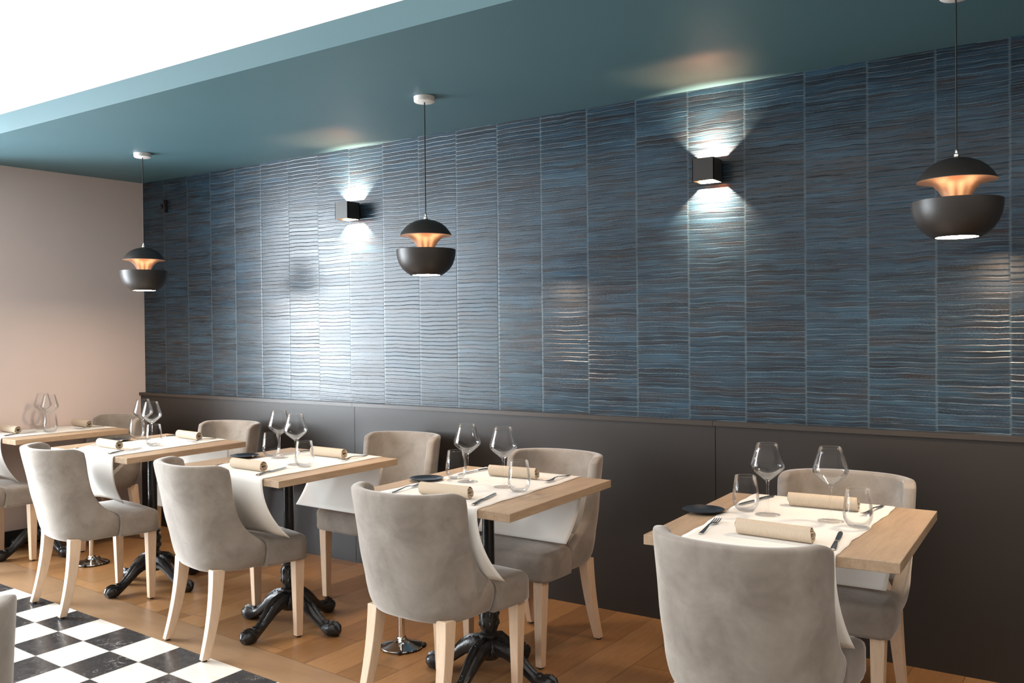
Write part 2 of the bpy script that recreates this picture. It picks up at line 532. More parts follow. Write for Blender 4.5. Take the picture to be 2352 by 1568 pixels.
# other walls, floors
struct('wall_right', bxm(XR, XR + .15, YF, 0.0, 0, 2.9), GREYW, smooth=False)
struct('wall_front', bxm(-0.8, XR + .15, YF - .15, YF, 0, 2.9), GREYW, smooth=False)
EY = lambda x: -1.383 - 0.0505 * x        # edge between wood and marble
bm = bmesh.new()
prism(bm, [(-0.4, EY(-.4)), (XR, EY(XR)), (XR, 0.0), (-0.4, 0.0)], -0.05, 0.0)
struct('floor', bm, MATS['oak_floor'], smooth=False)
bm = bmesh.new()
prism(bm, [(-0.9, YF), (XR, YF), (XR, EY(XR)), (-0.9, EY(-.9))], -0.05, 0.0)
struct('floor.001', bm, MATS['checker_marble'], smooth=False)
# teal soffit with its fascia, and the raised white ceiling, its brightness given by emission
BY = -1.426
struct('ceiling', bxm(-0.3, XR, BY, 0.0, CZ, 2.75), TEAL, smooth=False)
bm = bmesh.new()
vs = [bm.verts.new(p) for p in ((-0.6, BY, 2.564), (XR, BY, 2.564), (XR, YF, 2.564), (-0.6, YF, 2.564))]
bm.faces.new(vs)
struct('ceiling.001', bm, CEILGLOW, smooth=False)

# ------------------------------------------------------------------ dining chair
H = 0.815
B_TAB = [(0.35, -0.205), (0.40, -0.225), (0.46, -0.24), (0.60, -0.275), (H, -0.322)]
A_TAB = [(0.35, 0.205), (0.40, 0.226), (0.46, 0.236), (0.60, 0.243), (H, 0.250)]
F_TAB = [(0.35, 0.045), (0.45, 0.045), (0.475, 0.02), (0.52, -0.045), (0.58, -0.085), (0.66, -0.108), (0.76, -0.118), (H, -0.128)]
def shell_path(z, n=26):
    a, b, f = lerp_tab(A_TAB, z), lerp_tab(B_TAB, z), lerp_tab(F_TAB, z)
    R = lerp_tab([(0.35, 0.17), (0.5, 0.19), (H, 0.235)], z)
    # half path: a rounded curve from the back centre into the side, then straight forward
    e = lerp_tab([(0.35, 0.70), (0.5, 0.76), (H, 0.84)], z)
    raw = []
    for k in range(401):
        th = PI / 2 * k / 400
        raw.append((a * math.sin(th) ** e, b + R * (1 - math.cos(th) ** e)))
    raw += [(a, b + R + 0.01 * k) for k in range(1, 60)]
    cut = []
    for p in raw:
        if p[1] > f and cut:
            q = cut[-1]; tt = (f - q[1]) / max(1e-9, p[1] - q[1])
            cut.append((q[0] + (p[0] - q[0]) * tt, f)); break
        cut.append(p)
    ds = [0.0]
    for p, q in zip(cut, cut[1:]):
        ds.append(ds[-1] + math.hypot(q[0] - p[0], q[1] - p[1]))
    Ltot = ds[-1]
    def pos(s_):
        s_ = max(0.0, min(Ltot, s_))
        for kk in range(len(ds) - 1):
            if ds[kk + 1] >= s_:
                tt = (s_ - ds[kk]) / max(1e-9, ds[kk + 1] - ds[kk])
                return (cut[kk][0] + (cut[kk + 1][0] - cut[kk][0]) * tt, cut[kk][1] + (cut[kk + 1][1] - cut[kk][1]) * tt)
        return cut[-1]
    def at(s_):
        p = pos(s_); q0 = pos(s_ - .012); q1 = pos(s_ + .012)
        if s_ < .012: q0 = (-pos(.012 - s_)[0], pos(.012 - s_)[1])
        tx, ty = q1[0] - q0[0], q1[1] - q0[1]; L_ = math.hypot(tx, ty)
        return p, (-ty / L_, tx / L_)
    out = []
    for k in range(n + 1):
        (x, y), nrm = at(Ltot * k / n)
        out.append((x, y, nrm[0], nrm[1]))
    left = [(-x, y, -nx, ny) for x, y, nx, ny in out[:0:-1]]
    return left + out

def make_shell():
    bm = bmesh.new()
    zl = [0.352, 0.358, 0.372, 0.40, 0.43, 0.455, 0.48, 0.51, 0.545, 0.585, 0.63, 0.68, 0.73, 0.77, 0.795, 0.809, H]
    T = 0.042
    n = 26
    rows = []
    for zi, z in enumerate(zl):
        P = shell_path(z, n)
        ins = 0.014 if zi == 0 else (0.004 if zi == 1 else (0.006 if zi == len(zl) - 1 else 0.0))
        row = []
        for k, (x, y, nx, ny) in enumerate(P):
            s = abs(k - n) / n
            dz = 0.0
            if z > 0.7:
                dz = -0.022 * max(0, (s - 0.82) / 0.18) ** 2 * (z - 0.7) / (H - 0.7)
            row.append((Vector((x + nx * ins, y + ny * ins, z + dz)), Vector((x + nx * (T - ins), y + ny * (T - ins), z + dz))))
        rows.append(row)
    m_ = len(rows[0])
    O = [[bm.verts.new(a) for a, b in r] for r in rows]
    I = [[bm.verts.new(b) for a, b in r] for r in rows]
    for i in range(len(rows) - 1):
        for k in range(m_ - 1):
            bm.faces.new((O[i][k], O[i][k + 1], O[i + 1][k + 1], O[i + 1][k]))
            bm.faces.new((I[i][k + 1], I[i][k], I[i + 1][k], I[i + 1][k + 1]))
        bm.faces.new((O[i][0], O[i + 1][0], I[i + 1][0], I[i][0]))
        bm.faces.new((O[i][-1], I[i][-1], I[i + 1][-1], O[i + 1][-1]))
    for k in range(m_ - 1):
        bm.faces.new((O[0][k + 1], O[0][k], I[0][k], I[0][k + 1]))
        bm.faces.new((O[-1][k], O[-1][k + 1], I[-1][k + 1], I[-1][k]))
    return bm

def make_seat():
    bm = bmesh.new()
    out = [(0.232, 0.046), (0.238, 0.12), (0.240, 0.20), (0.236, 0.236), (0.21, 0.250), (0.12, 0.256), (0, 0.258)]
    out += [(-x, y) for x, y in out[-2::-1]]
    out += [(-0.19, 0.044), (-0.188, -0.05), (-0.15, -0.16), (-0.08, -0.19), (0.08, -0.19), (0.15, -0.16), (0.188, -0.05), (0.19, 0.044)]
    cx, cy = 0.0, 0.03
    prof = [(0.94, 0.352), (0.985, 0.356), (1.0, 0.368), (1.0, 0.40), (1.0, 0.435), (0.985, 0.450), (0.95, 0.460), (0.86, 0.466), (0.6, 0.472), (0.3, 0.474)]
    rings = []
    for s, z in prof:
        rings.append([bm.verts.new((cx + (x - cx) * s, cy + (y - cy) * s, z)) for x, y in out])
    n = len(out)
    for a, b in zip(rings, rings[1:]):
        for k in range(n):
            k2 = (k + 1) % n
            bm.faces.new((a[k], a[k2], b[k2], b[k]))
    c0 = bm.verts.new((cx, cy, 0.352)); c1 = bm.verts.new((cx, cy, 0.4745))
    for k in range(n):
        k2 = (k + 1) % n
        bm.faces.new((rings[0][k2], rings[0][k], c0)); bm.faces.new((rings[-1][k], rings[-1][k2], c1))
    return bm

def leg_bm(sx, rear):
    bm = bmesh.new()
    P = []
    for k in range(13):
        z = 0.37 * (1 - k / 12) + 0.008 * (k / 12)
        f = (0.37 - z) / 0.37
        if rear:
            x = sx * (0.168 + 0.018 * f)
            y = -0.155 - 0.02 * f - 0.05 * f ** 2.0
            hw = 0.0235 - 0.009 * f
        else:
            x = sx * (0.196 - 0.004 * f)
            y = 0.212 + 0.002 * f
            hw = 0.0235 - 0.0085 * f
        P.append((Vector((x, y, z)), Vector((1, 0, 0)), Vector((0, 1, 0)), hw, hw * (1.15 if rear else 1.0)))
    sweep(bm, P, [(-1, -1), (1, -1), (1, 1), (-1, 1)])
    return bm, P[-1][0]

def make_chair(label, loc, rot, group):
    t = thing('dining_chair', label, 'chair', loc, rot, group)
    link('backrest', make_shell(), VELVET, t, sub=1, ang=180)
    link('seat', make_seat(), VELVET, t, ang=60)
    for rear in (False, True):
        for sx in (-1, 1):
            b_, p = leg_bm(sx, rear)
            lg = link('leg', b_, LEGW, t, ang=30, bev=0.002)
            g_ = bmesh.new()
            lathe(g_, [(0, 0), (.011, 0), (.011, .009), (0, .009)], 12, off=(p.x, p.y, 0))
            link('glide', g_, RUBBER, lg)
    return t

GN = 'grey velvet dining chairs with their backs to the room'
GF = 'grey velvet dining chairs on the wall side of the tables'
ch = make_chair('greige velvet dining chair seen from behind at the frontmost table, lower right', (5.105, -1.43, 0), 0.0, GN)
R = math.radians
dup(ch, 'greige velvet dining chair seen from behind, second from the right, over a chrome floor stand', (3.865, -1.33, 0), R(-3), GN)
dup(ch, 'greige velvet dining chair seen from behind at the middle table, rear leg beside the marble', (2.655, -1.305, 0), R(-12), GN)
dup(ch, 'greige velvet dining chair seen from behind with its left side whitened by window light', (1.575, -1.325, 0), R(-9), GN)
dup(ch, 'mostly hidden grey velvet chair pushed in at the leftmost table', (0.285, -1.275, 0), R(0), GN)
dup(ch, 'velvet chair against the dark panelling, facing out, behind the frontmost table at the right', (5.10, -0.62, 0), R(180), GF)
dup(ch, 'velvet chair facing out, full seat and curved rear leg visible, second from the right', (3.83, -0.64, 0), R(176), GF)
dup(ch, 'velvet chair facing out in front of the panel joint, behind the middle table', (2.74, -0.42, 0), R(180), GF)
dup(ch, 'velvet chair facing out behind the table with overlapping wine glasses, second from the left', (1.36, -0.47, 0), R(180), GF)
dup(ch, 'velvet chair facing out in the corner beside the pink wall', (0.33, -0.56, 0), R(180), GF)
dup(ch, 'velvet chair cut off at the lower left corner, standing on marble tiles', (3.785, -3.125, 0), R(75), 'chairs in the near row')

# ------------------------------------------------------------------ tables
def make_leg_iron(ang):
    bm = bmesh.new()
    d = Vector((math.cos(ang), math.sin(ang), 0)); s = Vector((-math.sin(ang), math.cos(ang), 0)); Zv = Vector((0, 0, 1))
    prof = [(0.020, 0.128, .028, .030), (0.05, 0.135, .028, .030), (0.085, 0.128, .026, .027), (0.12, 0.108, .024, .023), (0.15, 0.082, .021, .019),
            (0.18, 0.058, .019, .017), (0.205, 0.042, .019, .017), (0.225, 0.034, .022, .020), (0.245, 0.030, .028, .026), (0.262, 0.028, .030, .027), (0.280, 0.024, .024, .023), (0.292, 0.018, .012, .014)]
    pts = []
    for i, (r, z, hx, hz) in enumerate(prof):
        a = prof[max(0, i - 1)]; b = prof[min(len(prof) - 1, i + 1)]
        tg = (d * (b[0] - a[0]) + Zv * (b[1] - a[1])).normalized()
        nrm = s.cross(tg)
        if nrm.z < 0: nrm = -nrm
        zz_ = max(z, hz * 1.15 + 0.001)
        pts.append((d * r + Zv * zz_, s, nrm, hx * 1.3, hz * 1.25))
    sect = [(1, 0), (.92, .5), (.55, .85), (.2, .8), (0, 1.12), (-.2, .8), (-.55, .85), (-.92, .5), (-1, 0), (-.8, -.7), (-.3, -.95), (.3, -.95), (.8, -.7)]
    sweep(bm, pts, sect)
    # scrolls and scales cast along the ridge, toes on the paw
    for k in range(9):
        f = k / 8
        r = 0.07 + 0.13 * f
        z = lerp_tab([(q[0], q[1] + q[3] * .98) for q in prof], r)
        for sd in (-1, 1):
            p = d * r + Zv * z + s * (sd * 0.006)
            bmesh.ops.create_icosphere(bm, subdivisions=1, radius=0.0062, matrix=Matrix.Translation(p))
    for sd in (-1.3, -.45, .45, 1.3):
        p = d * 0.268 + Zv * 0.030 + s * (sd * 0.014)
        bmesh.ops.create_icosphere(bm, subdivisions=2, radius=0.0145, matrix=Matrix.Translation(p) @ Matrix.Diagonal((1.2, 1, 1.0, 1)))
    p = d * 0.224 + Zv * 0.052
    bmesh.ops.create_icosphere(bm, subdivisions=2, radius=0.016, matrix=Matrix.Translation(p))
    zmin = min(v.co.z for v in bm.verts)
    for v in bm.verts:
        v.co.z -= zmin
    return bm

def make_table(label, corners, ped, group='square oak tables in a row along the wall'):
    """corners: left-near, right-near, right-far, left-far in world coordinates, top at 0.75 m"""
    t = thing('dining_table', label, 'table', (ped[0], ped[1], 0), 0, group)
    bm = bmesh.new()
    prism(bm, [(x - ped[0], y - ped[1]) for x, y in corners], 0.720, 0.750)
    bmesh.ops.bevel(bm, geom=list(bm.edges), offset=0.0012, segments=1, affect='EDGES')
    link('tabletop', bm, TOPW, t, smooth=False)
    return t

def iron_parts(t):
    bm = bmesh.new()
    lathe(bm, [(0, .19), (.024, .19), (.024, .60), (.0235, .68), (.032, .70), (.045, .712), (.10, .715), (.10, .7195), (0, .7195)], 28)
    link('column', bm, IRON, t)
    bm = bmesh.new()
    lathe(bm, [(0, .085), (.035, .085), (.052, .10), (.058, .125), (.05, .15), (.034, .163), (.040, .172), (.040, .182), (.030, .190), (.036, .21), (.039, .24), (.036, .275), (.030, .288), (.040, .296), (.040, .304), (.027, .315), (0, .315)], 28)
    for k in range(8):
        a = 2 * PI * k / 8
        for z, r in ((.225, .036), (.262, .036), (.12, .055)):
            bmesh.ops.create_icosphere(bm, subdivisions=1, radius=.010, matrix=Matrix.Translation((math.cos(a) * r, math.sin(a) * r, z)) @ Matrix.Diagonal((.7, .7, 1.6, 1)))
    link('hub', bm, IRON, t)
    for k in range(4):
        link('leg', make_leg_iron(k * PI / 2 + 0.08), IRON, t)

TBL = {
 'A': ([(4.772, -1.478), (5.482, -1.427), (5.442, -0.648), (4.737, -0.666)], (5.10, -1.08)),
 'B': ([(3.500, -1.405), (4.260, -1.441), (4.219, -0.652), (3.475, -0.640)], (3.90, -1.07)),
 'C': ([(2.267, -1.336), (3.062, -1.389), (3.039, -0.629), (2.255, -0.600)], (2.75, -1.06)),
 'D': ([(1.078, -1.266), (1.867, -1.313), (1.826, -0.549), (1.045, -0.520)], (1.585, -0.985)),
 'E': ([(-0.035, -1.165), (0.568, -1.199), (0.577, -0.475), (0.016, -0.462)], (0.30, -0.92)),
}
TLAB = {
 'A': 'frontmost square oak table at the right, set apart from the others',
 'B': 'square oak table second from the right, its near corner over a black column',
 'C': 'middle oak table, between the black four-footed pedestal and the pale hanging cloth',
 'D': 'oak table second from the left, behind the chair with the whitened side',
 'E': 'leftmost oak table pushed up to the pink wall',
}
ped0 = None
for k in 'CABDE':
    t = make_table(TLAB[k], *TBL[k])
    if ped0 is None:
        iron_parts(t)
        ped0 = [c for c in t.children if not c.name.startswith('tabletop')]
    else:
        for c in ped0:
            q = c.copy(); COL.objects.link(q); q.parent = t

# ------------------------------------------------------------------ runners
def runner(label, near, far, zn, zf, wave, flare=0.02, pn=0.07, pf=0.10):
    """near/far: (xl, xr, y of table edge); cloth laid over the top and hanging at both ends"""
    TZ = 0.7512
    path = []                       # (t along the table 0..1, out, z)
    def drop(z_end, sgn):
        pts = []
        n = 14
        for k in range(n + 1):
            f = k / n
            pts.append((f, z_end + (TZ - 0.006 - z_end) * (1 - f)))
        return pts
    bm = bmesh.new()
    NX = 28
    rows = []
    def row(fn):
        rows.append([bm.verts.new(fn(i / NX)) for i in range(NX + 1)])
    def xy(u, tt):
        xl = near[0] + (far[0] - near[0]) * tt; xr = near[1] + (far[1] - near[1]) * tt
        ed = 0.003 * math.sin(tt * 17 + wave) + 0.002 * math.sin(tt * 41 + wave * 2)
        yy_n = near[2] + (near[3] - near[2]) * u
        yy_f = far[2] + (far[3] - far[2]) * u
        return xl + (xr - xl) * u + ed * (2 * u - 1), yy_n + (yy_f - yy_n) * tt
    def fold(u, f, ph):
        return f * (0.010 * math.sin(u * 7.5 + ph) + 0.005 * math.sin(u * 15 + ph * 2))
    for k in range(14, -1, -1):
        f = k / 14
        z = TZ - 0.006 - (TZ - 0.006 - zn) * f
        def fn(u, f=f, z=z):
            x, y = xy(u, 0)
            return (x + flare * f * f * (u - 0.2) * 1.6, y - 0.006 - abs(fold(u, f, wave)) * (1 - f) * 2 + pn * f ** 2.2, z - 0.01 * f * math.sin(u * 3 + wave))
        row(fn)
    row(lambda u: (xy(u, 0)[0], xy(u, 0)[1] - 0.002, TZ - 0.0012))
    for k in range(0, 25):
        tt = k / 24
        row(lambda u, tt=tt: (*xy(u, tt), TZ + 0.0004 * math.sin(tt * 20 + u * 9)))
    row(lambda u: (xy(u, 1)[0], xy(u, 1)[1] + 0.002, TZ - 0.0012))
    for k in range(0, 15):
        f = k / 14
        z = TZ - 0.006 - (TZ - 0.006 - zf) * f
        def fn(u, f=f, z=z):
            x, y = xy(u, 1)
            return (x - flare * f * f * (u - 0.5), y + 0.006 + abs(fold(u, f, wave + 1)) * (1 - f) * 2 - pf * f ** 2.2, z)
        row(fn)
    for a, b in zip(rows, rows[1:]):
        for i in range(NX):
            bm.faces.new((a[i], a[i + 1], b[i + 1], b[i]))
    o = link('table_runner', bm, LINEN, None, ang=180)
    s = o.modifiers.new('thick', 'SOLIDIFY'); s.thickness = 0.0012; s.offset = 1.0
    tag(o, label, 'tablecloth', 'white linen runners over the tables')
    return o
runner('white linen runner over the frontmost table at the right', (4.886, 5.321, -1.470, -1.439), (4.822, 5.317, -0.664, -0.652), 0.487, 0.485, 0.3, 0.025)
runner('white linen runner over the table second from the right, falling in front of a seat', (3.604, 4.120, -1.409, -1.435), (3.575, 4.079, -0.641, -0.650), 0.482, 0.485, 1.4, 0.04, 0.09)
runner('white linen runner over the middle table, its near end hanging wide beside the chair back', (2.473, 2.959, -1.350, -1.382), (2.420, 2.931, -0.606, -0.625), 0.478, 0.485, 2.4, 0.03, 0.115, 0.13)
runner('brightly lit linen runner over the table second from the left', (1.270, 1.747, -1.277, -1.306), (1.190, 1.650, -0.525, -0.543), 0.482, 0.49, 3.3, -0.09, 0.13)
runner('white linen runner over the leftmost table by the pink wall', (-0.010, 0.391, -1.166, -1.189), (0.05, 0.423, -0.464, -0.470), 0.49, 0.49, 4.1, 0.05)
TOP = 0.7532

# ------------------------------------------------------------------ tableware
def make_wine(label, loc):
    t = thing('wine_glass', label, 'wine glass', loc, 0, 'wine glasses')
    outer = [(.0, .001), (.040, .0012), (.0405, .0022), (.030, .0036), (.012, .007), (.0052, .013), (.0036, .03), (.0034, .07), (.0040, .100), (.0062, .110)]
    bm = bmesh.new(); lathe(bm, outer + [(0, .1105)], 40)
    link('stem', bm, GLASS, t, ang=180)
    o = [(.0, .1105), (.0062, .111), (.014, .117), (.029, .129), (.043, .141), (.0525, .1515), (.0548, .160), (.0525, .171), (.0460, .192), (.0395, .214), (.0345, .2335)]
    i_ = [(r - .0011, z + (.0012 if r < .03 else .0003)) for r, z in o[::-1] if r > 0.007] + [(0, .1185)]
    bm = bmesh.new(); lathe(bm, o + [(.0341, .2342)] + i_, 48)
    link('bowl', bm, GLASS, t, ang=180)
    return t
def make_tumbler(label, loc):
    o = [(0, 0.0), (.020, 0.0), (.026, .0015), (.033, .008), (.0412, .022), (.0445, .036), (.0440, .050), (.0405, .080), (.0355, .1165)]
    i_ = [(r - .0012, z) for r, z in o[::-1] if r > 0.034] + [(.027, .013), (.018, .009), (0, .008)]
    bm = bmesh.new(); lathe(bm, o + [(.0350, .1172)] + i_, 48)
    ob = link('tumbler', bm, GLASS, None, ang=180)
    ob.location = loc
    tag(ob, label, 'tumbler', 'water tumblers')
    return ob

W0 = T0 = None
def wine(label, x, y):
    global W0
    if W0 is None:
        W0 = make_wine(label, (x, y, TOP)); return
    dup(W0, label, (x, y, TOP), 0)
def tumb(label, x, y):
    global T0
    if T0 is None:
        T0 = make_tumbler(label, (x, y, TOP)); return
    dup(T0, label, (x, y, TOP), 0)
WHERE = {'A': 'the frontmost table at the right', 'B': 'the table second from the right', 'C': 'the middle table', 'D': 'the table second from the left', 'E': 'the leftmost table'}
GL = {
 'A': ((4.994, -1.017), (5.194, -1.012), (4.908, -.985), (5.286, -1.052)),
 'B': ((3.754, -1.008), (3.950, -1.033), (3.667, -.971), (4.056, -1.081)),
 'C': ((2.535, -.922), (2.775, -1.035), (2.448, -.900), (2.862, -1.062)),
 'D': ((1.226, -.799), (1.457, -.899), (1.140, -.785), (1.556, -.952)),
 'E': ((.093, -.780), (.278, -.836), (.015, -.760), (.345, -.870)),
}
for k in 'ABCDE':
    p = GL[k]
    wine('left one of two stemmed wine glasses on ' + WHERE[k], *p[0])
    wine('right one of two stemmed wine glasses on ' + WHERE[k], *p[1])
    tumb('stemless water tumbler left of the wine glasses on ' + WHERE[k], *p[2])
    tumb('stemless water tumbler right of the wine glasses on ' + WHERE[k], *p[3])

# rolled napkins
def make_napkin(label, loc, rot):
    bm = bmesh.new()
    turns = 2.6; N = 96
    c_out, c_in = [], []
    for k in range(N + 1):
        f = k / N
        a = -PI / 2 + 0.25 - f * turns * 2 * PI
        r = 0.0245 - 0.0165 * f + 0.0008 * math.sin(a * 2.3)
        th = 0.0024
        c_out.append((math.cos(a) * r * 1.08, math.sin(a) * r * 0.98))
        c_in.append((math.cos(a) * (r - th) * 1.08, math.sin(a) * (r - th) * 0.98))
    NL = 24; L = 0.225
    def rng(pts):
        return [[bm.verts.new((-L / 2 + L * j / NL + (0.004 * math.sin(i * .21) if j in (0, NL) else 0), p[0], p[1])) for i, p in enumerate(pts)] for j in range(NL + 1)]
    O = rng(c_out); I = rng(c_in)
    for j in range(NL):
        for i in range(N):
            bm.faces.new((O[j][i], O[j][i + 1], O[j + 1][i + 1], O[j + 1][i]))
            bm.faces.new((I[j][i + 1], I[j][i], I[j + 1][i], I[j + 1][i + 1]))
        for i in (0, N):
            bm.faces.new((O[j][i], O[j + 1][i], I[j + 1][i], I[j][i]))
    for j in (0, NL):
        for i in range(N):
            bm.faces.new((O[j][i], I[j][i], I[j][i + 1], O[j][i + 1]))
    zm = min(v.co.z for v in bm.verts)
    for v in bm.verts: v.co.z -= zm
    o = link('napkin', bm, NAPK, None, ang=70)
    o.location = loc; o.rotation_euler = (0, 0, rot)
    tag(o, label, 'napkin', 'rolled beige napkins')
    return o
NP = {'A': ((5.120, -1.333, -4), (5.115, -.814, 3)), 'B': ((3.880, -1.308, 2), (3.850, -.820, 4)), 'C': ((2.708, -1.254, -4), (2.714, -.770, -2)),
      'D': ((1.420, -1.130, -6), (1.440, -.645, -6)), 'E': ((.130, -1.007, -5), (.190, -.570, -7))}
NK = None
for k in 'ABCDE':
    for i, side in enumerate(('nearer the camera', 'on the wall side')):
        x, y, a = NP[k][i]
        lab = 'rolled ribbed beige napkin ' + side + ' of ' + WHERE[k]
        if NK is None:
            NK = make_napkin(lab, (x, y, TOP), R(a))
        else:
            dup(NK, lab, (x, y, TOP), R(a))

# small black plates
def make_plate(label, x, y):
    bm = bmesh.new()
    lathe(bm, [(0, .0022), (.030, .0022), (.031, 0.0), (.038, 0.0), (.040, .0025), (.055, .0060), (.0685, .0105), (.0700, .0115), (.0685, .0125), (.056, .0088), (.043, .0058), (.040, .0048), (0, .0048)], 56)
    o = link('side_plate', bm, PLATE, None)
    o.location = (x, y, 0.7502)
    tag(o, label, 'plate', 'small black side plates')
    return o
pl = make_plate('small round black side plate at the left edge of ' + WHERE['A'], 4.795, -1.075)
for k, x, y in (('B', 3.577, -1.055), ('C', 2.350, -.985), ('D', 1.158, -.915)):
    dup(pl, 'small round black side plate at the left edge of ' + WHERE[k], (x, y, 0.7502), 0)

# forks and knives, built pointing along +y from the handle end
def make_fork(label, loc, rot):
    bm = bmesh.new()
    P = []
    for y, hw, z, th in ((0, .0045, .004, .0018), (.004, .0068, .0042, .0020), (.03, .0066, .0048, .0020), (.07, .0046, .0085, .0019), (.10, .0030, .0115, .0018), (.125, .0030, .0115, .0018), (.140, .0050, .009, .0016), (.152, .0105, .0062, .0013), (.165, .0122, .0052, .0012)):
        P.append((Vector((0, y, z)), Vector((1, 0, 0)), Vector((0, 0, 1)), hw, th))
    sweep(bm, P, [(-1, 0), (-.7, .8), (0, 1), (.7, .8), (1, 0), (.7, -.8), (0, -1), (-.7, -.8)])
    for k in range(4):
        x = (k - 1.5) * 0.0066
        Q = [(Vector((x, y, z)), Vector((1, 0, 0)), Vector((0, 0, 1)), hw, .0011) for y, z, hw in ((.163, .0052, .0020), (.18, .0058, .0019), (.198, .0078, .0016), (.212, .0105, .0009))]
        sweep(bm, Q, SQ)
    o = link('fork', bm, STEEL, None, ang=50)
    o.location = loc; o.rotation_euler = (0, 0, rot)
    return tag(o, label, 'fork', 'steel forks')
def make_knife(label, loc, rot):
    t = thing('knife', label, 'knife', loc, rot, 'steel table knives')
    bm = bmesh.new()
    P = [(Vector((0, y, z)), Vector((1, 0, 0)), Vector((0, 0, 1)), hw, th) for y, hw, z, th in ((0, .0055, .0040, .0030), (.006, .0080, .0042, .0036), (.04, .0078, .0048, .0036), (.08, .0062, .0060, .0034), (.10, .0060, .0055, .0032), (.106, .0050, .0050, .0026))]
    sweep(bm, P, [(-1, 0), (-.7, .75), (0, 1), (.7, .75), (1, 0), (.7, -.75), (0, -1), (-.7, -.75)])
    link('handle', bm, STEEL, t, ang=50)
    bm = bmesh.new()
    out = [(-.0050, .104), (-.0052, .13), (-.0050, .215), (-.0030, .232), (.002, .238), (.0075, .225), (.0098, .20), (.0100, .16), (.0085, .125), (.0050, .108)]
    prism(bm, out[::-1], .0035, .0052)
    link('blade', bm, STEEL, t, ang=30)
    return t
CUT = [  # kind, handle end, far end, label
 ('f', (4.922, -1.405), (4.890, -1.16), 'fork lying left of the near napkin on ' + WHERE['A']),
 ('k', (5.303, -1.395), (5.262, -1.16), 'knife lying right of the near napkin on ' + WHERE['A']),
 ('k', (4.903, -.690), (4.860, -.92), 'knife behind the left tumbler on ' + WHERE['A']),
 ('f', (5.277, -.672), (5.262, -.90), 'fork behind the right tumbler on ' + WHERE['A']),
 ('f', (3.672, -1.380), (3.645, -1.16), 'fork left of the near napkin on ' + WHERE['B']),
 ('k', (4.075, -1.400), (4.010, -1.17), 'knife right of the near napkin on ' + WHERE['B']),
 ('k', (3.630, -.662), (3.620, -.90), 'knife left of the far napkin on ' + WHERE['B']),
 ('f', (4.030, -.665), (4.040, -.88), 'fork right of the far napkin on ' + WHERE['B']),
 ('f', (2.520, -1.330), (2.500, -1.12), 'fork left of the near napkin on ' + WHERE['C']),
 ('k', (2.884, -1.355), (2.815, -1.13), 'knife right of the near napkin on ' + WHERE['C']),
 ('k', (2.470, -.635), (2.475, -.86), 'knife left of the far napkin on ' + WHERE['C']),
 ('f', (2.860, -.650), (2.880, -.86), 'fork right of the far napkin on ' + WHERE['C']),
 ('f', (1.300, -1.255), (1.295, -1.04), 'fork left of the near napkin on ' + WHERE['D']),
 ('k', (1.655, -1.280), (1.590, -1.05), 'knife right of the near napkin on ' + WHERE['D']),
 ('k', (1.235, -.555), (1.240, -.78), 'knife left of the far napkin on ' + WHERE['D']),
 ('f', (1.575, -.560), (1.610, -.77), 'fork right of the far napkin on ' + WHERE['D']),
 ('k', (.315, -1.140), (.250, -.91), 'knife right of the near napkin on ' + WHERE['E']),
 ('f', (.330, -.495), (.345, -.71), 'fork right of the far napkin on ' + WHERE['E']),
]
F0 = K0 = None
for kind, a, b, lab in CUT:
    rot = math.atan2(-(b[0] - a[0]), b[1] - a[1])
    loc = (a[0], a[1], TOP - 0.0004)
    if kind == 'f':
        if F0 is None: F0 = make_fork(lab, loc, rot)
        else: dup(F0, lab, loc, rot)
    else:
        if K0 is None: K0 = make_knife(lab, loc, rot)
        else: dup(K0, lab, loc, rot)

